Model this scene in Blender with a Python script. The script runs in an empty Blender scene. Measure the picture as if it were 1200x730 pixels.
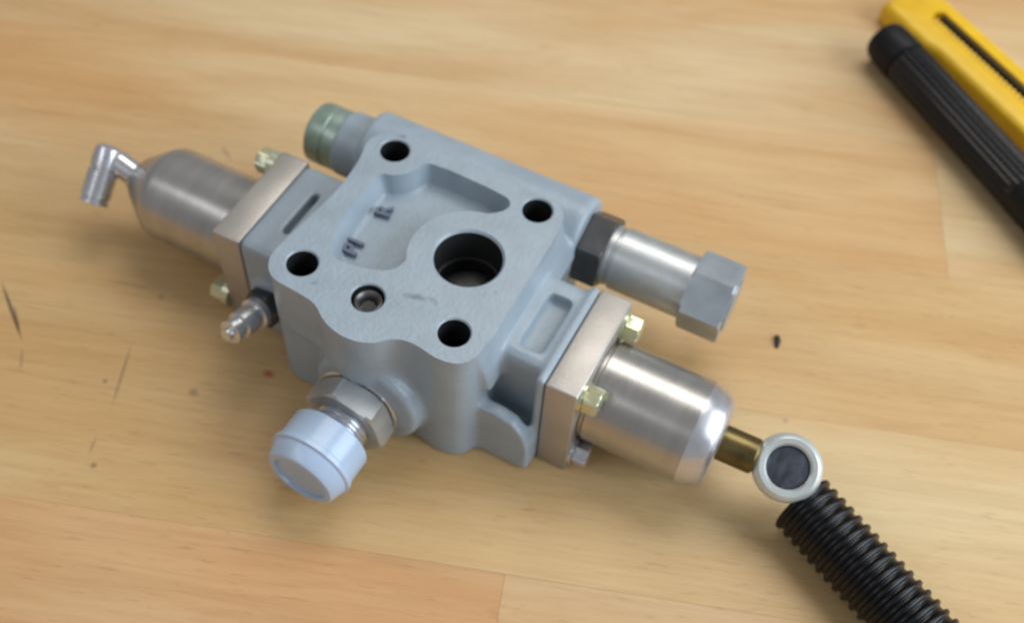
import bpy, bmesh, math, random
from mathutils import Vector, Matrix
from math import sin, cos, pi, radians, sqrt, atan2
random.seed(7)
SC = bpy.context.scene
COL = SC.collection
MM = 0.001
# ------------------------------------------------------------------ camera (millimetres of the valve, in metres)
cam_d = bpy.data.cameras.new('camera'); cam = bpy.data.objects.new('camera', cam_d); COL.objects.link(cam)
fw = Vector((-0.2378, 0.5403, -0.8071)).normalized()
PIT, ROL, PSI = 0.9388926, 0.0785686, -0.4144883
fw = Vector((cos(PIT)*sin(PSI), cos(PIT)*cos(PSI), -sin(PIT)))
rt = Vector((cos(PSI), -sin(PSI), 0)); up = rt.cross(fw)
r2 = cos(ROL)*rt + sin(ROL)*up; u2 = -sin(ROL)*rt + cos(ROL)*up
cam.matrix_world = Matrix(((r2.x, u2.x, -fw.x, 0.15136), (r2.y, u2.y, -fw.y, -0.17351), (r2.z, u2.z, -fw.z, 0.34074), (0, 0, 0, 1)))
cam_d.sensor_width = 36; cam_d.lens = 1302.1/1200*36
cam_d.clip_start = 0.01; cam_d.clip_end = 20
cam_d.dof.use_dof = True; cam_d.dof.focus_distance = 0.295; cam_d.dof.aperture_fstop = 10.5
SC.camera = cam
# ------------------------------------------------------------------ room light: a cool window on the right, a soft ceiling
w = bpy.data.worlds.new('World'); SC.world = w; w.use_nodes = True
bg = w.node_tree.nodes['Background']; bg.inputs[0].default_value = (0.92, 0.94, 1.0, 1); bg.inputs[1].default_value = 0.20
def area(name, az, el, dist, sx, sy, watt, col):
    l = bpy.data.lights.new(name, 'AREA'); l.shape = 'RECTANGLE'; l.size = sx; l.size_y = sy; l.energy = watt; l.color = col
    o = bpy.data.objects.new(name, l); COL.objects.link(o)
    d = Vector((cos(el)*cos(az), cos(el)*sin(az), sin(el)))
    o.location = Vector((0.04, 0.03, 0.0)) + d*dist
    o.rotation_euler = d.to_track_quat('Z', 'Y').to_euler()
    return o
area('window_light', radians(10), radians(27), 1.5, 1.2, 1.0, 15.5, (0.78, 0.89, 1.0))
area('ceiling_light', radians(85), radians(62), 1.7, 1.3, 0.8, 8.6, (1.0, 0.97, 0.91))
area('far_window_light', radians(-128), radians(50), 1.6, 1.1, 0.30, 1.7, (0.95, 0.97, 1.0))
SC.view_settings.view_transform = 'Standard'; SC.view_settings.look = 'None'
SC.view_settings.exposure = 0.56; SC.view_settings.gamma = 1.0
try: SC.view_settings.use_curve_mapping = False
except Exception: pass
SC.cycles.max_bounces = 8

# ------------------------------------------------------------------ materials
def srgb(r, g, b):
    f = lambda c: (c/255/12.92) if c/255 <= 0.04045 else ((c/255+0.055)/1.055)**2.4
    return (f(r), f(g), f(b), 1)
def mat(name, col, rough=0.5, metal=0.0, var=0.0, vscale=60, bump=0.0, bscale=800, rvar=0.0, col2=None, stretch=None, **kw):
    m = bpy.data.materials.new(name); m.use_nodes = True; nt = m.node_tree; N = nt.nodes; L = nt.links
    b = N['Principled BSDF']; b.inputs['Base Color'].default_value = col
    b.inputs['Roughness'].default_value = rough; b.inputs['Metallic'].default_value = metal
    for k, v in kw.items(): b.inputs[k.replace('_', ' ')].default_value = v
    tc = N.new('ShaderNodeTexCoord'); mp = N.new('ShaderNodeMapping'); L.new(tc.outputs['Object'], mp.inputs[0])
    if stretch: mp.inputs['Scale'].default_value = stretch
    if var or col2:
        n = N.new('ShaderNodeTexNoise'); n.inputs['Scale'].default_value = vscale; n.inputs['Detail'].default_value = 5; L.new(mp.outputs[0], n.inputs['Vector'])
        r = N.new('ShaderNodeValToRGB'); r.color_ramp.elements[0].position = 0.32; r.color_ramp.elements[1].position = 0.68
        c2 = col2 or tuple([c*(1-var) for c in col[:3]] + [1]); c1 = tuple([min(1, c*(1+var*0.5)) for c in col[:3]] + [1])
        r.color_ramp.elements[0].color = c2; r.color_ramp.elements[1].color = c1
        L.new(n.outputs[0], r.inputs[0]); L.new(r.outputs[0], b.inputs['Base Color'])
    if rvar:
        n = N.new('ShaderNodeTexNoise'); n.inputs['Scale'].default_value = vscale*2.3; n.inputs['Detail'].default_value = 4; L.new(mp.outputs[0], n.inputs['Vector'])
        r = N.new('ShaderNodeMapRange'); r.inputs['To Min'].default_value = max(0.03, rough-rvar); r.inputs['To Max'].default_value = rough+rvar
        L.new(n.outputs[0], r.inputs[0]); L.new(r.outputs[0], b.inputs['Roughness'])
    if bump:
        n = N.new('ShaderNodeTexNoise'); n.inputs['Scale'].default_value = bscale; n.inputs['Detail'].default_value = 3; L.new(mp.outputs[0], n.inputs['Vector'])
        bp = N.new('ShaderNodeBump'); bp.inputs['Strength'].default_value = bump; bp.inputs['Distance'].default_value = 0.0004
        L.new(n.outputs[0], bp.inputs['Height']); L.new(bp.outputs[0], b.inputs['Normal'])
    return m
M = {}
M['paint'] = mat('grey_blue_paint', srgb(152, 165, 174), 0.34, 0.0, var=0.09, vscale=90, bump=0.35, bscale=700, rvar=0.1)
def smear(m, x, y, lx, ly, ang, col, st):
    nt = m.node_tree; N = nt.nodes; L = nt.links; b = N['Principled BSDF']; src = b.inputs['Base Color'].links[0].from_socket
    g = N.new('ShaderNodeTexCoord'); s = N.new('ShaderNodeVectorMath'); s.operation = 'SUBTRACT'; L.new(g.outputs['Object'], s.inputs[0]); s.inputs[1].default_value = ((x-28)*MM, (y-28)*MM, 0)
    r = N.new('ShaderNodeVectorRotate'); r.rotation_type = 'Z_AXIS'; L.new(s.outputs[0], r.inputs['Vector']); r.inputs['Angle'].default_value = -ang
    n = N.new('ShaderNodeTexNoise'); n.inputs['Scale'].default_value = 700; L.new(g.outputs['Object'], n.inputs['Vector'])
    d = N.new('ShaderNodeVectorMath'); d.operation = 'MULTIPLY'; L.new(r.outputs[0], d.inputs[0]); d.inputs[1].default_value = (1/(lx*MM), 1/(ly*MM), 0)
    le = N.new('ShaderNodeVectorMath'); le.operation = 'LENGTH'; L.new(d.outputs[0], le.inputs[0])
    a = N.new('ShaderNodeMath'); a.operation = 'ADD'; L.new(le.outputs['Value'], a.inputs[0]); L.new(n.outputs[0], a.inputs[1])
    mr = N.new('ShaderNodeMapRange'); mr.inputs['From Min'].default_value = 0.7; mr.inputs['From Max'].default_value = 1.5; mr.inputs['To Min'].default_value = st; mr.inputs['To Max'].default_value = 0; L.new(a.outputs[0], mr.inputs[0])
    x_ = N.new('ShaderNodeMix'); x_.data_type = 'RGBA'; L.new(mr.outputs[0], x_.inputs['Factor']); L.new(src, x_.inputs[6]); x_.inputs[7].default_value = col; L.new(x_.outputs[2], b.inputs['Base Color'])
smear(M['paint'], 38.5, 6.0, 5.5, 1.6, 0.25, srgb(84, 86, 90), 0.6)
smear(M['paint'], 44.0, 7.5, 3.0, 1.4, -0.3, srgb(84, 86, 90), 0.45)
smear(M['paint'], 8.0, -5.0, 2.2, 0.7, 0.8, srgb(96, 98, 100), 0.45)
smear(M['paint'], 60.0, 20.0, 1.6, 0.6, -0.5, srgb(96, 98, 100), 0.45)
smear(M['paint'], -6.0, 71.0, 3.2, 1.5, 0.9, srgb(70, 72, 74), 0.6)
M['cap_steel'] = mat('turned_steel', srgb(184, 181, 176), 0.30, 0.85, var=0.10, vscale=34, bump=0.08, bscale=500, rvar=0.07, stretch=(5, 1, 1))
M['plate_steel'] = mat('milled_plate', srgb(182, 176, 168), 0.42, 0.6, var=0.12, vscale=50, bump=0.15, bscale=900, rvar=0.08)
M['lit_end'] = mat('lit_cap_end', srgb(214, 214, 218), 0.30, 0.85, var=0.10, vscale=90, rvar=0.1)  # lighter than the caps' steel: window glare painted into the bevel's colour
M['chrome'] = mat('nickel_plated', srgb(212, 213, 216), 0.26, 0.85, var=0.10, vscale=120, rvar=0.08)
M['zinc'] = mat('blue_zinc', srgb(204, 208, 208), 0.42, 0.85, var=0.14, vscale=80, rvar=0.1)
M['dull_zinc'] = mat('dull_zinc', srgb(182, 190, 196), 0.42, 0.75, var=0.16, vscale=90, rvar=0.1)
M['yellow_zinc'] = mat('yellow_zinc', srgb(222, 218, 172), 0.32, 0.75, col2=srgb(198, 204, 184), vscale=180)
M['gold_zinc'] = mat('bronze_zinc', srgb(128, 112, 72), 0.34, 0.9, col2=srgb(88, 76, 50), vscale=120)
M['green_zinc'] = mat('green_tinted_zinc', srgb(168, 188, 180), 0.36, 0.6, col2=srgb(146, 162, 142), vscale=110, rvar=0.08)
M['black_oxide'] = mat('dark_oxide', srgb(88, 88, 88), 0.4, 0.6, var=0.25, vscale=120, rvar=0.1)
M['dark_steel'] = mat('dark_stud', srgb(92, 96, 106), 0.38, 0.7, var=0.5, vscale=260, bump=0.5, bscale=500, stretch=(1, 0.3, 1))
M['white_zinc'] = mat('white_passivated', srgb(212, 218, 214), 0.32, 0.5, var=0.1, vscale=120, rvar=0.08)
M['old_steel'] = mat('worn_steel', srgb(120, 118, 116), 0.42, 0.75, var=0.3, vscale=250)
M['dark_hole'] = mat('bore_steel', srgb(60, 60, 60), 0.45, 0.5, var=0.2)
M['cap_plastic'] = mat('translucent_plastic', srgb(196, 216, 238), 0.22, 0.0, var=0.05, vscale=100, Transmission_Weight=0.25, Subsurface_Weight=0.3, Subsurface_Scale=0.004)
M['rubber'] = mat('black_corrugated_plastic', srgb(6, 6, 8), 0.34, 0.0, Specular_IOR_Level=0.35, var=0.3, vscale=200, rvar=0.1)
M['pen_black'] = mat('black_pen_plastic', srgb(11, 12, 16), 0.28, 0.0, Specular_IOR_Level=0.4, var=0.2, vscale=200, rvar=0.1)
M['pen_end'] = mat('matt_black_pen_plastic', srgb(10, 11, 14), 0.5, 0.0, Specular_IOR_Level=0.3, var=0.2)
M['yellow'] = mat('yellow_plastic', srgb(232, 184, 28), 0.38, 0.0, var=0.08, vscale=120, rvar=0.08)
M['rail'] = mat('grey_rail', srgb(62, 54, 50), 0.45, 0.3, var=0.2)
M['relief_shade'] = mat('cast_mark_shade', srgb(98, 106, 122), 0.5)  # relief shade put into the colour: raised letters darker than the body paint
M['bore'] = mat('oily_bore', srgb(86, 88, 86), 0.4, 0.3, var=0.25, vscale=150)
M['chip'] = mat('dark_flake', srgb(52, 42, 34), 0.7, var=0.3, vscale=400)

# ------------------------------------------------------------------ mesh helpers; every coordinate is in mm
def tri_frame(d):
    d = Vector(d).normalized(); q = d.to_track_quat('Z', 'Y'); return q.to_matrix().to_4x4()
def frame(p, d, roll=0.0): return Matrix.Translation(Vector(p)) @ tri_frame(d) @ Matrix.Rotation(roll, 4, 'Z')
class B:
    def __init__(s): s.bm = bmesh.new()
    def add(s, verts, faces, mt=None):
        vs = [s.bm.verts.new((mt @ Vector(v)) if mt else Vector(v)) for v in verts]
        for f in faces:
            try: s.bm.faces.new([vs[i] for i in f])
            except ValueError: pass
        return vs
    def box(s, c, d, mt=None, bev=0.0, seg=2):
        x, y, z = [t/2 for t in d]
        v = [(c[0]+i*x, c[1]+j*y, c[2]+k*z) for i in (-1, 1) for j in (-1, 1) for k in (-1, 1)]
        f = [(0, 1, 3, 2), (4, 6, 7, 5), (0, 4, 5, 1), (2, 3, 7, 6), (0, 2, 6, 4), (1, 5, 7, 3)]
        t = bmesh.new(); vs = [t.verts.new(p) for p in v]
        for q in f: t.faces.new([vs[i] for i in q])
        if bev: bmesh.ops.bevel(t, geom=list(t.edges), offset=bev, segments=seg, profile=0.5, affect='EDGES')
        s.merge(t, mt); return s
    def merge(s, t, mt=None):
        t.verts.index_update(); base = [s.bm.verts.new((mt @ v.co) if mt else v.co) for v in t.verts]
        for f in t.faces: s.bm.faces.new([base[v.index] for v in f.verts])
        t.free()
    def lathe(s, prof, mt, n=48, closed=True, rad=None):
        """prof = [(r, h)] along local z"""
        rings = []; verts = []; faces = []
        for (r, h) in prof:
            if r < 1e-6: rings.append([len(verts)]); verts.append((0, 0, h))
            else:
                rings.append(list(range(len(verts), len(verts)+n)))
                for k in range(n):
                    a = 2*pi*k/n; rr = rad(r, a, h) if rad else r
                    verts.append((rr*cos(a), rr*sin(a), h))
        for A, C in zip(rings[:-1], rings[1:]):
            if len(A) == 1 and len(C) == 1: continue
            for k in range(n):
                k2 = (k+1) % n
                if len(A) == 1: faces.append((A[0], C[k], C[k2]))
                elif len(C) == 1: faces.append((A[k], C[0], A[k2]))
                else: faces.append((A[k], A[k2], C[k2], C[k]))
        if closed:
            if len(rings[0]) > 1: faces.append(tuple(reversed(rings[0])))
            if len(rings[-1]) > 1: faces.append(tuple(rings[-1]))
        s.add(verts, faces, mt); return s
    def cyl(s, p, d, r, h, n=48, ch=0.0, mt=None):
        prof = [(r-ch, 0), (r, ch), (r, h-ch), (r-ch, h)] if ch else [(r, 0), (r, h)]
        return s.lathe(prof, frame(p, d), n)
    def hexa(s, p, d, af, h, roll=0.0, ch=0.9, bev=0.35):
        """hexagonal nut with rounded corners at its faces"""
        R = af/sqrt(3); t = bmesh.new(); n = 48
        def hr(a): a = (a % (pi/3)) - pi/6; return (af/2)/cos(a)
        rings = []
        for (z, lim) in ((0, R-ch), (ch*0.5, R), (h-ch*0.5, R), (h, R-ch)):
            ring = []
            for k in range(n):
                a = 2*pi*k/n; ring.append(t.verts.new((min(hr(a), lim)*cos(a), min(hr(a), lim)*sin(a), z)))
            rings.append(ring)
        for A, C in zip(rings[:-1], rings[1:]):
            for k in range(n): t.faces.new((A[k], A[(k+1) % n], C[(k+1) % n], C[k]))
        t.faces.new(list(reversed(rings[0]))); t.faces.new(rings[-1])
        s.merge(t, frame(p, d, roll)); return s
    def prism(s, out, z0, z1, mt=None, top=None):
        n = len(out); top = top or out
        v = [(x, y, z0) for x, y in out] + [(x, y, z1) for x, y in top]
        f = [tuple(reversed(range(n))), tuple(range(n, 2*n))] + [(k, (k+1) % n, n+(k+1) % n, n+k) for k in range(n)]
        s.add(v, f, mt); return s
    def mesh(s, name, m, origin=(0, 0, 0), smooth=35):
        bmesh.ops.recalc_face_normals(s.bm, faces=s.bm.faces[:])
        me = bpy.data.meshes.new(name); s.bm.to_mesh(me); s.bm.free()
        me.transform(Matrix.Scale(MM, 4) @ Matrix.Translation(-Vector(origin)))
        me.materials.append(m)
        if smooth:
            for p in me.polygons: p.use_smooth = True
            me.set_sharp_from_angle(angle=radians(smooth))
        return me
def link(name, me, parent=None, loc=(0, 0, 0)):
    o = bpy.data.objects.new(name, me); COL.objects.link(o); o.parent = parent; o.location = Vector(loc)*MM
    return o
def empty(name, loc=(0, 0, 0)):
    o = bpy.data.objects.new(name, None); COL.objects.link(o); o.location = Vector(loc)*MM; o.empty_display_size = 0.01; return o
def tag(o, label=None, cat=None, kind=None, group=None):
    if label: o['label'] = label
    if cat: o['category'] = cat
    if kind: o['kind'] = kind
    if group: o['group'] = group
    return o
def arc(cx, cy, r, a0, a1, n=10):
    return [(cx+r*cos(radians(a0+(a1-a0)*k/n)), cy+r*sin(radians(a0+(a1-a0)*k/n))) for k in range(n+1)]
def smooth_poly(pts, it=2):
    for _ in range(it):
        q = []
        for i in range(len(pts)):
            a, b = pts[i], pts[(i+1) % len(pts)]
            q += [(a[0]*.75+b[0]*.25, a[1]*.75+b[1]*.25), (a[0]*.25+b[0]*.75, a[1]*.25+b[1]*.75)]
        pts = q
    return pts
def inset_scale(pts, k, c=None):
    return [(x, y) for x, y in [((x-c[0])*k+c[0], (y-c[1])*k+c[1]) for x, y in pts]]

# ------------------------------------------------------------------ the wooden table top: boards with joints
TH = radians(19.0)
table = empty('table_top', (0, 0, 0)); tag(table, kind='structure')
def wood_material():
    m = bpy.data.materials.new('oiled_beech'); m.use_nodes = True; nt = m.node_tree; N = nt.nodes; L = nt.links; b = N['Principled BSDF']
    tc = N.new('ShaderNodeTexCoord'); oi = N.new('ShaderNodeObjectInfo')
    off = N.new('ShaderNodeVectorMath'); off.operation = 'SCALE'; off.inputs[0].default_value = (3.1, 1.7, 0.9); L.new(oi.outputs['Random'], off.inputs['Scale'])
    add = N.new('ShaderNodeVectorMath'); add.operation = 'ADD'; L.new(tc.outputs['Object'], add.inputs[0]); L.new(off.outputs[0], add.inputs[1])
    def noise(scale, vec, det=6, rough=0.55, dist=0.0):
        mp = N.new('ShaderNodeMapping'); mp.inputs['Scale'].default_value = vec; L.new(add.outputs[0], mp.inputs[0])
        n = N.new('ShaderNodeTexNoise'); n.inputs['Scale'].default_value = scale; n.inputs['Detail'].default_value = det
        n.inputs['Roughness'].default_value = rough; n.inputs['Distortion'].default_value = dist
        L.new(mp.outputs[0], n.inputs['Vector']); return n
    big = noise(11, (0.30, 1.6, 1), 4, 0.5, 0.6)          # broad bands along the board
    mid = noise(60, (0.10, 1.3, 1), 6, 0.6, 0.5)          # streaks
    fine = noise(520, (0.045, 1.0, 1), 6, 0.7, 0.3)           # fibres
    def ramp(src, p0, c0, p1, c1):
        r = N.new('ShaderNodeValToRGB'); e = r.color_ramp.elements; e[0].position = p0; e[0].color = c0; e[1].position = p1; e[1].color = c1
        L.new(src, r.inputs[0]); return r
    def mix(mode, fac, a, b_):
        x = N.new('ShaderNodeMix'); x.data_type = 'RGBA'; x.blend_type = mode
        if isinstance(fac, float): x.inputs['Factor'].default_value = fac
        else: L.new(fac, x.inputs['Factor'])
        for i, v in ((6, a), (7, b_)):
            if isinstance(v, tuple): x.inputs[i].default_value = v
            else: L.new(v, x.inputs[i])
        return x.outputs[2]
    c = ramp(big.outputs[0], 0.38, srgb(206, 166, 116), 0.62, srgb(217, 190, 148)).outputs[0]
    tint = ramp(oi.outputs['Color'], 0.0, (0, 0, 0, 1), 1.0, (1, 1, 1, 1))
    c = mix('MULTIPLY', 0.42, c, ramp(mid.outputs[0], 0.30, (0.80, 0.74, 0.66, 1), 0.60, (1, 1, 1, 1)).outputs[0])
    c = mix('MULTIPLY', 0.28, c, ramp(fine.outputs[0], 0.36, (0.72, 0.64, 0.56, 1), 0.56, (1, 1, 1, 1)).outputs[0])
    pore = noise(900, (0.12, 1.0, 1), 2, 0.5)
    c = mix('MULTIPLY', 0.22, c, ramp(pore.outputs[0], 0.30, (0.45, 0.33, 0.22, 1), 0.37, (1, 1, 1, 1)).outputs[0])
    ring_ = noise(34, (0.16, 1.0, 1), 3, 0.45, 1.4)
    sn = N.new('ShaderNodeMath'); sn.operation = 'MULTIPLY'; L.new(ring_.outputs[0], sn.inputs[0]); sn.inputs[1].default_value = 26.0
    s2 = N.new('ShaderNodeMath'); s2.operation = 'SINE'; L.new(sn.outputs[0], s2.inputs[0])
    c = mix('MULTIPLY', 0.16, c, ramp(s2.outputs[0], 0.55, (1, 1, 1, 1), 1.0, (0.80, 0.70, 0.58, 1)).outputs[0])
    c = mix('MULTIPLY', 1.0, c, oi.outputs['Color'])
    # stains, pencil lines and red ink, each where it lies on the table (world millimetres)
    geo = N.new('ShaderNodeNewGeometry')
    def stain(x0, y0, x1, y1, wdt, col, strength, soft=0.5):
        nonlocal c
        cx, cy = (x0+x1)/2*MM, (y0+y1)/2*MM; ln = max(math.hypot(x1-x0, y1-y0)/2, wdt)*MM; a = atan2(y1-y0, x1-x0)
        s = N.new('ShaderNodeVectorMath'); s.operation = 'SUBTRACT'; L.new(geo.outputs['Position'], s.inputs[0]); s.inputs[1].default_value = (cx, cy, 0)
        r = N.new('ShaderNodeVectorRotate'); r.rotation_type = 'Z_AXIS'; L.new(s.outputs[0], r.inputs['Vector']); r.inputs['Angle'].default_value = -a
        d = N.new('ShaderNodeVectorMath'); d.operation = 'MULTIPLY'; L.new(r.outputs[0], d.inputs[0]); d.inputs[1].default_value = (1/ln, 1/(wdt*MM), 0)
        le = N.new('ShaderNodeVectorMath'); le.operation = 'LENGTH'; L.new(d.outputs[0], le.inputs[0])
        mr = N.new('ShaderNodeMapRange'); mr.inputs['From Min'].default_value = soft; mr.inputs['From Max'].default_value = 1.0
        mr.inputs['To Min'].default_value = strength; mr.inputs['To Max'].default_value = 0.0; L.new(le.outputs['Value'], mr.inputs[0])
        c = mix('MIX', mr.outputs[0], c, col)
    dk = srgb(74, 58, 40); gr = srgb(110, 92, 72)
    stain(-125.7, -26.1, -97, -45.4, 0.9, dk, 0.75)
    stain(-113, -33, -101, -43, 0.9, dk, 0.5)
    stain(-97, -46, -90, -55, 0.8, gr, 0.35)
    stain(-52.2, -51.9, -64.1, -25.3, 0.8, gr, 0.45)
    stain(-50, -62, -47, -70, 0.8, gr, 0.3)
    stain(-16, -13.5, -10, -12.5, 2.0, srgb(170, 52, 34), 0.75, 0.2)
    stain(-34, -32, -29, -32.5, 2.2, srgb(92, 80, 72), 0.55, 0.1)
    stain(-62.2, -43.3, -61, -43.8, 1.2, dk, 0.6, 0.2)
    stain(-43.8, -71.8, -42.5, -72, 1.6, dk, 0.55, 0.2)
    stain(-68, -3, -67, -5, 1.6, gr, 0.5, 0.2)
    stain(-92, -8, -70, -2, 1.0, gr, 0.25)
    stain(33, -96, 34, -96.5, 1.6, dk, 0.4, 0.2)
    stain(158, 60, 160, 60, 1.6, srgb(110, 80, 90), 0.35, 0.2)
    stain(112, 153, 135, 161, 1.2, gr, 0.12)
    stain(-96, 72, -86, 66, 1.3, gr, 0.35, 0.3)
    stain(-58, 92, -46, 88, 1.3, gr, 0.30, 0.3)
    L.new(c, b.inputs['Base Color'])
    mr = N.new('ShaderNodeMapRange'); mr.inputs['To Min'].default_value = 0.38; mr.inputs['To Max'].default_value = 0.55; L.new(mid.outputs[0], mr.inputs[0]); L.new(mr.outputs[0], b.inputs['Roughness'])
    bp = N.new('ShaderNodeBump'); bp.inputs['Strength'].default_value = 0.12; bp.inputs['Distance'].default_value = 0.0003; L.new(fine.outputs[0], bp.inputs['Height']); L.new(bp.outputs[0], b.inputs['Normal'])
    b.inputs['Specular IOR Level'].default_value = 0.4
    return m
M['wood'] = wood_material()
R19 = Matrix.Rotation(TH, 4, 'Z')
rows = [(-450, -374), (-374, -298), (-298, -222), (-222, -146), (-146, -69.2), (-69.2, 7), (7, 82.5), (82.5, 156), (156, 232), (232, 308), (308, 384), (384, 460), (460, 536)]
joints = {4: [-420, 79, 520], 5: [-380, 260], 6: [-560, -210, 430], 7: [-330, 234.5], 8: [-500, -330, 470], 9: [-260, 300]}
tints = {(4, 1): (0.95, 0.79, 0.67), (4, 2): (1.0, 0.97, 0.94), (5, 1): (0.99, 0.99, 0.90), (6, 2): (0.97, 0.95, 0.84), (7, 1): (1.0, 0.95, 0.86), (7, 2): (0.98, 0.98, 0.92), (8, 1): (0.99, 1.0, 0.93), (8, 2): (1.0, 1.0, 0.97), (9, 1): (1.0, 1.0, 0.96)}
gap = 0.05
for ri, (v0, v1) in enumerate(rows):
    us = [-700] + joints.get(ri, [-200+ri*37, 260+ri*11]) + [900]
    for k in range(len(us)-1):
        a, c_ = us[k]+gap/2, us[k+1]-gap/2
        b = B(); b.box((0, 0, -9), (c_-a, v1-v0-gap, 18), bev=0.06, seg=1)
        o = link('plank', b.mesh('plank', M['wood'], smooth=0), table)
        cc = R19 @ Vector(((a+c_)/2, (v0+v1)/2, 0)); o.location = cc*MM; o.rotation_euler = (0, 0, TH)
        t = tints.get((ri, k), (random.uniform(.95, 1), random.uniform(.93, .98), random.uniform(.88, .95))); o.color = (*t, 1)
# core sheet under the joints
b = B(); b.box((100, 43, -18.7), (1600, 990, 1.0), mt=R19); link('core_board', b.mesh('core_board', M['wood'], smooth=0), table)

# ------------------------------------------------------------------ the valve
V0 = (28, 28, 0)
valve = empty('hydraulic_valve', V0)
tag(valve, 'grey painted hydraulic valve block with steel end caps lying on the wooden table', 'valve')
def part(name, b, m, parent=None, smooth=35, label=None):
    par = parent or valve
    o = link(name, b.mesh(name, m, origin=V0, smooth=smooth), par)
    if label: o['label'] = label
    return o

# ---- body casting: overlapping solids fused into one skin with cast fillets, then machined
OUT = smooth_poly([(-8, 63.5), (-11, 57), (-8, 48), (-7, 30), (-10, 8), (-11, -3), (-6, -10), (4, -10.5), (13, -11.5), (18, -16), (27, -18.5), (36, -16.5), (41, -10.5), (48, -9.5), (57, -11.5), (65, -9), (67.5, 0), (67, 30), (66.5, 57), (63, 63.4), (54, 64.4), (0, 64.6)], 2)
OUT2 = smooth_poly([(-9, 67), (-11, 60), (-8, 48), (-8, 30), (-10, 8), (-11, -3), (-6, -9.6), (4, -10), (20, -9), (36, -9), (48, -9.5), (57, -11.5), (65, -9), (67.5, 0), (67, 30), (66.5, 60), (63, 67.5), (54, 69), (0, 69.5)], 2)
c = B()
c.prism(OUT, 32, 61); c.prism(OUT2, 0, 40)
c.prism([(60, -5), (70.5, -1), (70.5, 62), (60, 63)], 36, 57, top=[(60, -6), (66.8, -4), (66.3, 56), (60, 60)])   # sloped flank on the right
c.box((-17, 24.5, 23.5), (26, 43, 47), bev=2.5)                   # left saddle
c.box((75, 26.2, 25), (23.5, 37, 44), bev=3); c.box((75, 6, 8), (23, 12, 16), bev=1)                      # right saddle
c.box((85, 24.5, 24.0), (3.4, 43.5, 47.4), bev=0.8)                 # its lip against the plate
rib = [(60, 0.5), (60, 28), (74, 28), (80, 26), (84, 21), (85.8, 15), (86.3, 8), (86.3, 0.5)]
c.add([(x, y, z) for y in (-3.6, 1.4) for x, z in rib], [tuple(range(8)), tuple(reversed(range(8, 16)))] + [(k, (k+1) % 8, 8+(k+1) % 8, 8+k) for k in range(8)])
c.lathe([(14.2, 0), (15.2, 1), (15.2, 88), (14.2, 89.5)], frame((-20, 73.6, 34.6), (1, 0, 0)), 40)    # back gallery
c.box((25, 66, 20), (88, 16, 38), bev=3)
c.cyl((-32.5, 74.0, 31.5), (1, 0, 0), 12.8, 20, 40, 0.8)
c.box((26, 40, 3), (72, 60, 6), bev=2)
c.lathe([(21.0, -10), (20.2, 0.0), (19.6, 4.0), (18.4, 5.4)], frame((30.8, -10.5, 20.2), (0, -1, 0)), 48)    # main port boss
c.cyl((-19, 6, 23), (0, -1, 0), 8.5, 4.5, 32, 0.5)                # small port boss
bmesh.ops.recalc_face_normals(c.bm, faces=c.bm.faces[:])
me = bpy.data.meshes.new('cast'); c.bm.to_mesh(me); c.bm.free()
tmp = bpy.data.objects.new('cast', me); COL.objects.link(tmp)
def cutter(b):
    bmesh.ops.recalc_face_normals(b.bm, faces=b.bm.faces[:]); m_ = bpy.data.meshes.new('cutter'); b.bm.to_mesh(m_); b.bm.free()
    o = bpy.data.objects.new('cutter', m_); COL.objects.link(o); return o
def bake(o):
    dg = bpy.context.evaluated_depsgraph_get(); dg.update(); m_ = bpy.data.meshes.new_from_object(o.evaluated_get(dg))
    o.modifiers.clear(); o.data = m_
def remesh(o, vs):
    r = o.modifiers.new('r', 'REMESH'); r.mode = 'VOXEL'; r.voxel_size = vs; bake(o)
def boolean(o, cut, op='DIFFERENCE', solver='EXACT'):
    m_ = o.modifiers.new('b', 'BOOLEAN'); m_.object = cut; m_.operation = op; m_.solver = solver; bake(o)
    bpy.data.objects.remove(cut)
remesh(tmp, 0.9)
PK = [(3.5, 9), (1, 18), (0.2, 30), (0.3, 44), (1.2, 46.5)] + arc(0, 57.8, 11.5, -82, -8, 7)[1:] + [(13.5, 59.8), (44, 58.8), (47.6, 56.5), (47.2, 52.5), (43.5, 48.9)] + arc(45.6, 28.2, 20.3, 100, 214, 12) + [(27.5, 12), (24, 9.2), (14, 6.2), (7, 6.2)]
PK = smooth_poly(PK, 1)
pc = (26, 36)
k = B(); k.prism(inset_scale(PK, 0.88, pc), 49.6, 63, top=inset_scale(PK, 1.04, pc))
k.box((76.6, 25, 47.0), (8.4, 23.5, 8), bev=1.4)
k.box((-18.2, 24.8, 47), (2.8, 20.5, 12), bev=1.0)
boolean(tmp, cutter(k), solver='FAST')
remesh(tmp, 0.7)
s_ = tmp.modifiers.new('s', 'SMOOTH'); s_.factor = 0.5; s_.iterations = 6; bake(tmp)
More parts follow.
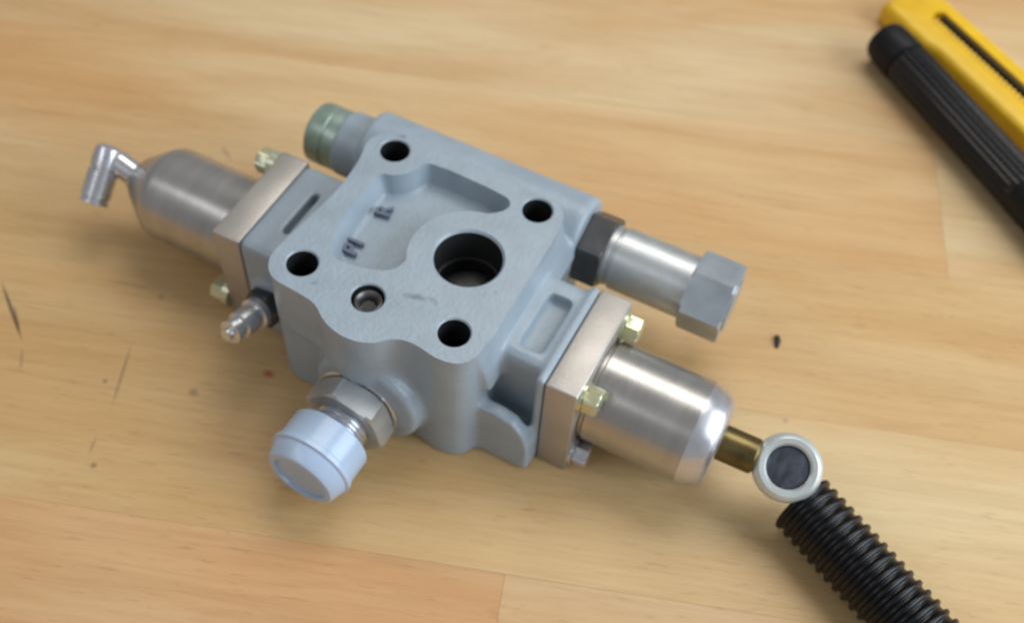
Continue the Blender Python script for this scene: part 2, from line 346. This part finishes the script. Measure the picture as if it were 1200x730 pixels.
# machining: top face, bottom face, bores
k = B(); k.box((28, 28, 58+20), (200, 200, 40)); boolean(tmp, cutter(k), solver='EXACT')
HOLES = [(0, 57.8), (56, 57.8), (0, 0), (56, 0)]
k = B()
for hx, hy in HOLES: k.lathe([(5.2, 30), (5.2, 57.5), (6.0, 58.3), (6.0, 60)], Matrix.Translation((hx, hy, 0)), 32)
boolean(tmp, cutter(k), solver='EXACT')
k = B(); k.lathe([(10.6, 24), (10.6, 44), (11.4, 44.2), (11.4, 57.2), (12.6, 58.4), (12.6, 60)], Matrix.Translation((45.6, 28.2, 0)), 64)
k.lathe([(5.4, 40), (5.4, 57.5), (6.1, 58.3), (6.1, 60)], Matrix.Translation((25.7, -1.6, 0)), 32)
boolean(tmp, cutter(k), solver='EXACT')
me = tmp.data; bpy.data.objects.remove(tmp)
me.transform(Matrix.Scale(MM, 4) @ Matrix.Translation(-Vector(V0)))
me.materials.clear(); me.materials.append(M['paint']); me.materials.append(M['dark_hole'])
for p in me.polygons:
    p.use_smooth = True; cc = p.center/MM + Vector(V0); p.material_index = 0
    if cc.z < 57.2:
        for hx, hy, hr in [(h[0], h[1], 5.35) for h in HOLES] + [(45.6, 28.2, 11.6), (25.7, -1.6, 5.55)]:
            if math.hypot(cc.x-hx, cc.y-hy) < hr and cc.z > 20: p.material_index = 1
me.set_sharp_from_angle(angle=radians(30))
body = link('valve_body', me, valve)

# raised casting marks on the pocket floor and worn letters
def cast_text(txt, x, y, rot, size, name):
    cu = bpy.data.curves.new(name, 'FONT'); cu.body = txt; cu.size = size; cu.extrude = 0.7; cu.bevel_depth = 0.12; cu.offset = 0.12
    o = bpy.data.objects.new(name, cu); COL.objects.link(o)
    dg = bpy.context.evaluated_depsgraph_get(); dg.update(); m_ = bpy.data.meshes.new_from_object(o.evaluated_get(dg)); bpy.data.objects.remove(o)
    m_.transform(Matrix.Scale(MM, 4) @ Matrix.Translation(Vector((x+1.2, y, 50.75))-Vector(V0)) @ Matrix.Rotation(rot, 4, 'Z'))
    m_.materials.clear(); m_.materials.append(M['relief_shade']); return link(name, m_, body)
cast_text('P1', 8.6, 15.0, radians(92), 7.5, 'cast_lettering')
cast_text('R', 9.5, 35, radians(100), 7.5, 'cast_lettering')

# screw plug in the top face
b = B(); b.lathe([(0, 52.6), (2.6, 52.6), (2.8, 54.6), (3.2, 55.6), (4.0, 56.3), (4.6, 56.0), (4.9, 55.2), (4.9, 50), (0, 50)], Matrix.Translation((25.7, -1.6, 0)), 36)
sp = part('screw_plug', b, M['old_steel'])
b = B(); b.lathe([(0, 53.8), (2.2, 53.8)], Matrix.Translation((25.7, -1.6, 0)), 6, closed=False); part('socket', b, M['dark_hole'], sp)
# spool seen in the main bore
b = B(); b.lathe([(0, 41.8), (4.0, 42.2), (7.2, 41.4), (8.6, 40.0), (9.2, 38.5), (10.5, 38.0), (10.5, 30), (0, 30)], Matrix.Translation((45.6, 28.2, 0)), 40); part('bore_seat', b, M['bore'])

# ---- square end plates with four bolts each
bolt_b = B(); bolt_b.hexa((0, 0, 0), (0, 0, 1), 8.2, 5.2, ch=0.8); bolt_b.lathe([(5.2, -2.8), (5.2, 0.1)], Matrix(), 28)
bolt_me = bolt_b.mesh('bolt', M['yellow_zinc'])
silver_me = bolt_me.copy(); silver_me.name = 'silver_bolt'; silver_me.materials.clear(); silver_me.materials.append(M['chrome'])
def end_plate(x0, x1, sgn, spots):
    b = B(); b.box(((x0+x1)/2, 24.9, 23.6), (abs(x1-x0), 43.5, 47), bev=0.8, seg=3)
    pl = part('end_plate', b, M['plate_steel'], smooth=40)
    xo = x1 if sgn > 0 else x0
    for i, (yy, zz) in enumerate(spots):
        o = bpy.data.objects.new('bolt', silver_me if (sgn > 0 and i == 2) else bolt_me); COL.objects.link(o); o.parent = pl
        o.matrix_local = Matrix.Translation((Vector((xo+sgn*(1.0 if sgn > 0 else 2.6), yy, zz))-Vector(V0))*MM) @ tri_frame((sgn, 0, 0)) @ Matrix.Rotation(0.4+i*0.7, 4, 'Z')
        if sgn > 0 and i == 2: o['label'] = 'silver bolt head, lowest on the plate'
    return pl
pr = end_plate(86.8, 98, 1, [(8.6, 41.4), (41, 40.2), (8.4, 7.4), (41, 7.4)]); pl_ = end_plate(-40.3, -29.3, -1, [(42.5, 42.6), (6.2, 8.0)])

# ---- turned end caps
AX = (24.8, 24.0)
b = B(); b.lathe([(17.2, 0), (17.2, 1.2), (18.0, 1.8), (18.0, 35.4)], frame((98.2, AX[0], AX[1]), (1, 0, 0)), 96, closed=False)
cr = part('spring_cap', b, M['cap_steel'])
b = B(); b.lathe([(18.0, 0), (17.9, 0.8), (15.9, 6.2), (14.4, 8.0), (12.5, 8.8), (4.9, 9.0), (4.9, 6.0)], frame((133.6, AX[0], AX[1]), (1, 0, 0)), 96, closed=False); part('bevelled_end', b, M['lit_end'], cr)
b = B(); b.lathe([(17.2, 0), (17.2, 1.2), (18.0, 1.8), (18.0, 37.0), (17.7, 38.8), (16.8, 40.6), (9.4, 50.8), (7.6, 52.6), (5.6, 53.2), (0, 53.2)], frame((-40.5, AX[0], AX[1]), (-1, 0, 0)), 96, closed=False)
cl = part('spring_cap', b, M['cap_steel'])

# ---- elbow fitting at the left end
b = B(); b.lathe([(6.2, -0.6), (5.8, 2.4), (4.8, 3.2), (4.8, 12.5)], frame((-93.2, AX[0], AX[1]), (-1, 0, 0.42)), 28)
el = part('elbow_fitting', b, M['chrome'])
P0 = Vector((-106.2, 24.4, 30.8)); P1 = Vector((-105.0, 8.4, 17.5)); dd = (P1-P0).normalized()
b = B(); b.lathe([(0, -3.8), (3.6, -3.6), (5.2, -2.4), (5.5, 0), (5.5, 5.0), (4.9, 5.4), (4.9, 6.2), (5.6, 6.6), (5.6, 16.4), (5.0, 16.8), (5.0, 17.4), (5.5, 17.8), (5.5, 19.0), (3.0, 19.4), (3.0, 17)], frame(P0, dd), 28, closed=False)
part('barrel', b, M['chrome'], el)
b = B(); b.lathe([(2.9, 18.6), (0, 18.6)], frame(P0, dd), 20, closed=False); part('bore', b, M['dark_hole'], el)

# ---- rod with ball-joint eye at the right end
b = B(); b.lathe([(6.1, 0), (6.1, 13.0), (5.4, 13.8)], frame((141.0, AX[0]+0.6, AX[1]), (1, 0.02, 0)), 32)
rod = part('control_rod', b, M['gold_zinc'])
E0 = Vector((164.8, 26.6, 24.5)); EN = Vector((0.10, -0.47, 0.86)).normalized()
prof = [(7.1, 2.2), (7.8, 3.0), (9.4, 3.2), (10.6, 2.4), (11.3, 1.0), (11.4, -0.6), (11.2, -3.6), (9.6, -5.0), (0, -5.0)]
b = B(); b.lathe([(7.1, -1)]+prof, frame(E0, EN), 56, closed=False); eye = part('rod_eye', b, M['white_zinc'])
b = B(); b.lathe([(0, 2.1), (6.3, 2.0), (6.9, 1.5), (7.0, 0.2), (7.0, -1)], frame(E0, EN), 48, closed=False); part('ball_stud', b, M['dark_steel'], eye)

# ---- relief cartridge at the back right
RX = (74.0, 31.2)
b = B(); b.hexa((69.6, *RX), (1, 0, 0), 24.6, 9.5, roll=0.33, ch=1.0); rc = part('cartridge_hex', b, M['black_oxide'])
b = B(); b.lathe([(11.2, 0), (11.2, 2.4), (10.7, 2.7), (10.7, 3.6), (11.7, 4.0), (11.7, 31.5), (11.0, 32.2)], frame((79, *RX), (1, 0, 0)), 64); part('sleeve', b, M['zinc'], rc)
b = B(); b.hexa((110.6, *RX), (1, 0, 0), 25.5, 15.5, roll=radians(46), ch=1.2); b.lathe([(9.5, 0), (9.5, 0.6), (0, 0.6)], frame((126.05, *RX), (1, 0, 0)), 40, closed=False); part('cap_nut', b, M['dull_zinc'], rc)
# ---- green plug at the back left
b = B(); b.lathe([(9.8, 0), (11.6, 1.2), (12.0, 2.4), (12.0, 7.6), (11.5, 8.0), (11.5, 8.6), (12.0, 9.0), (12.0, 14)], frame((-45.6, *RX), (1, 0, 0)), 56); gp = part('threaded_plug', b, M['green_zinc'])
b = B(); b.hexa((-46.0, *RX), (1, 0, 0), 10, 1.2); part('hex_socket', b, M['dark_hole'], gp)

# ---- main port fitting with hexagon, thread and translucent dust cap
FX, FZ = 28.6, 18.6
b = B(); b.lathe([(14.6, 0), (15.0, 0.3), (15.0, 1.7), (14.6, 2.0)], frame((FX, -15.0, FZ), (0, -1, 0)), 56); b.lathe([(11.5, 0), (11.5, 4)], frame((FX, -14.0, FZ), (0, -1, 0)), 40)
wsh = part('washer', b, M['chrome'])
b = B(); b.hexa((FX, -17.4, FZ), (0, -1, 0), 26.5, 8.6, roll=radians(43), ch=1.3); fh = part('port_hex', b, M['zinc'])
thr = [(9.6, 0)]
for i in range(7): thr += [(8.7, 0.3+i*1.5), (9.6, 1.05+i*1.5)]
b = B(); b.lathe(thr + [(8.6, 12)], frame((FX, -25.8, FZ), (0, -1, 0)), 48); part('thread', b, M['chrome'], fh)
b = B(); b.lathe([(10.6, 0), (13.6, 0.2), (14.1, 0.8), (14.1, 10.2), (14.8, 10.8), (14.9, 12.4), (14.0, 13.0), (12.5, 17.6), (11.8, 18.4), (10.0, 18.5), (9.8, 17.4), (0, 17.0)], frame((FX-0.8, -31.6, FZ-0.4), (-0.03, -1, 0.0)), 64, closed=False)
b.lathe([(10.6, 0), (10.4, 16), (0, 16.2)], frame((FX-0.8, -31.6, FZ-0.4), (-0.03, -1, 0.0)), 64, closed=False)
part('dust_cap', b, M['cap_plastic'], fh)

# ---- small test coupling at the front left
CP = Vector((-19, 1.5, 22)); CD = Vector((-0.10, -1, 0.24)).normalized()
b = B(); b.hexa(CP + CD*0.4, CD, 13.0, 5.0, roll=0.2, ch=0.8); tcp = part('test_coupling', b, M['black_oxide'])
b = B(); b.lathe([(5.6, 5.2), (5.9, 5.6), (5.9, 8.2), (4.6, 8.8), (4.6, 10.2), (5.0, 10.6), (5.0, 15.6), (3.7, 16.2), (3.7, 17.8), (4.4, 18.2), (4.4, 20.2), (2.2, 20.6), (2.2, 22.4), (0, 22.6)], frame(CP, CD), 36, closed=False); part('nipple', b, M['chrome'], tcp)

# ------------------------------------------------------------------ black corrugated hose
HA = Vector((173.6, 24.6, 11.6)); HB = Vector((217.6, 1.4, 11.6)); hd = (HB-HA).normalized()
b = B(); prof = [(0, 3.0), (8.2, 3.0), (8.2, 0.0)]; pitch = 3.75; nr = 42
for i in range(nr):
    z = i*pitch; prof += [(10.5, z+0.0), (11.3, z+0.35), (11.5, z+0.95), (11.3, z+1.6), (10.5, z+2.0), (10.2, z+2.4), (10.2, z+3.4)]
prof += [(9.6, nr*pitch), (0, nr*pitch)]
b.lathe(prof, frame(HA, hd), 56, closed=False)
hose = link('corrugated_hose', b.mesh('corrugated_hose', M['rubber'], origin=(176, 23, 0), smooth=50), None, (176, 23, 0))
tag(hose, 'black corrugated plastic hose starting beside the rod eye and leaving the frame', 'hose')

# ------------------------------------------------------------------ black marker pen
PA = Vector((131.5, 269.5, 10.2)); PB = Vector((210.8, 204.8, 10.2)); pd = (PB-PA).normalized(); PO = (131.5, 269.5, 0)
pen = empty('marker_pen', PO); tag(pen, 'black marker pen with lengthwise ribs lying against the yellow knife', 'pen')
def ppart(name, b, m, **k): 
    return link(name, b.mesh(name, m, origin=PO, **k), pen)
b = B(); b.lathe([(0, 0.4), (7.4, 0.2), (8.8, 0.8), (9.6, 2.2), (10.0, 5), (10.1, 17.0), (9.7, 17.6)], frame(PA, pd), 72, closed=False); ppart('end_cap', b, M['pen_end'])
fl = lambda r, a, h: r + (0.34*cos(24*a) if 18.5 < h < 101 else 0)
b = B(); b.lathe([(9.2, 17.2), (9.4, 18.4), (9.7, 19.4), (9.7, 60), (9.7, 98), (9.7, 100), (9.3, 101.5)], frame(PA, pd), 220, closed=False, rad=fl); ppart('ribbed_grip', b, M['pen_black'], smooth=60)
b = B(); b.lathe([(8.6, 101), (10.0, 101.4), (10.2, 102.2), (10.2, 140), (8.5, 143), (0, 143)], frame(PA, pd), 72, closed=False); ppart('pen_barrel', b, M['pen_end'])

# ------------------------------------------------------------------ yellow snap-off knife
KA = -35.2; KT = Matrix.Translation((127, 290.5, 0)) @ Matrix.Rotation(radians(KA), 4, 'Z')
KO = (127, 290.5, 0)
knife = empty('utility_knife', KO); tag(knife, 'yellow plastic snap-off utility knife with a long slot, beside the black pen', 'knife')
def kpart(name, b, m, **k): return link(name, b.mesh(name, m, origin=KO, **k), knife)
L0, L1, W0, W1 = -6.0, 150.0, 0.8, 32.0
out = [(L0+5, W0), (26, W0), (30, W0+1.4), (34, W0+2.2), (L1, W0+2.2), (L1, W1), (L0+12, W1), (L0+3, W1-5), (L0, W1-11), (L0, W0+5), (L0+1.5, W0+1.5)]
b = B()
slot = [(14, 15.8), (L1-10, 15.8), (L1-10, 23.4), (14, 23.4), (12, 20.5)]
t = bmesh.new()
def ring(pts, z): return [t.verts.new((x, y, z)) for x, y in pts]
n = len(out)
def off_poly(pts, d):
    q = []
    for i in range(len(pts)):
        p0, p1, p2 = Vector(pts[i-1]), Vector(pts[i]), Vector(pts[(i+1) % len(pts)])
        e1 = (p1-p0).normalized(); e2 = (p2-p1).normalized(); nn = Vector((-e1.y-e2.y, e1.x+e2.x)).normalized()
        q.append(tuple(p1+nn*d))
    return q
lv = [(1.2, 0.0), (0.2, 1.0), (0.0, 3.0), (0.0, 7.6), (0.5, 9.2), (1.7, 10.6), (3.2, 11.2)]
rings = [ring(off_poly(out, d), z) for d, z in lv]
for A, C in zip(rings[:-1], rings[1:]):
    for k in range(n): t.faces.new((A[k], A[(k+1) % n], C[(k+1) % n], C[k]))
t.faces.new(list(reversed(rings[0])))
S1 = ring(slot, 11.2); S0 = ring(slot, 4.6)
m_ = len(slot)
for k in range(m_): t.faces.new((S1[(k+1) % m_], S1[k], S0[k], S0[(k+1) % m_]))
t.faces.new(S0)
es = [t.edges.get((rings[-1][k], rings[-1][(k+1) % n])) for k in range(n)] + [t.edges.get((S1[k], S1[(k+1) % m_])) for k in range(m_)]
bmesh.ops.triangle_fill(t, edges=es, use_beauty=True)
b.merge(t, KT); kb = kpart('handle', b, M['yellow'], smooth=50)
b = B(); b.box((77, 20.4, 6.0), (124, 6.4, 1.2), mt=KT, bev=0.2); b.box((77, 22.3, 8.0), (124, 1.6, 4.4), mt=KT, bev=0.2); kr = link('blade_rail', b.mesh('blade_rail', M['rail'], origin=KO), kb)
b = B()
for i in range(44): b.box((17+i*2.9, 15.6, 11.0), (1.7, 2.6, 1.5), mt=KT, bev=0.4, seg=1)
link('ratchet_teeth', b.mesh('ratchet_teeth', M['yellow'], origin=KO), kb)

# ------------------------------------------------------------------ small dark flake
FO = Vector((144.9, 91.2, 0)); t = bmesh.new()
fp = [(-3.4, -0.2), (-2.2, -1.3), (0.2, -1.1), (2.6, -0.9), (3.2, 0.1), (1.4, 1.0), (-0.8, 1.5), (-2.6, 0.9)]
lo = [t.verts.new((x, y, 0.0)) for x, y in fp]; hi = [t.verts.new((x*.8, y*.75, 1.0+0.5*random.random())) for x, y in fp]
for k in range(8): t.faces.new((lo[k], lo[(k+1) % 8], hi[(k+1) % 8], hi[k]))
t.faces.new(list(reversed(lo))); cv = t.verts.new((0, 0, 1.7))
for k in range(8): t.faces.new((hi[k], hi[(k+1) % 8], cv))
b = B(); b.merge(t, Matrix.Translation(FO) @ Matrix.Rotation(radians(-72), 4, 'Z'))
fo = link('dark_flake', b.mesh('dark_flake', M['chip'], origin=FO, smooth=0), None, FO)
tag(fo, 'tiny dark flake of debris on the wood right of the cap nut', 'flake')
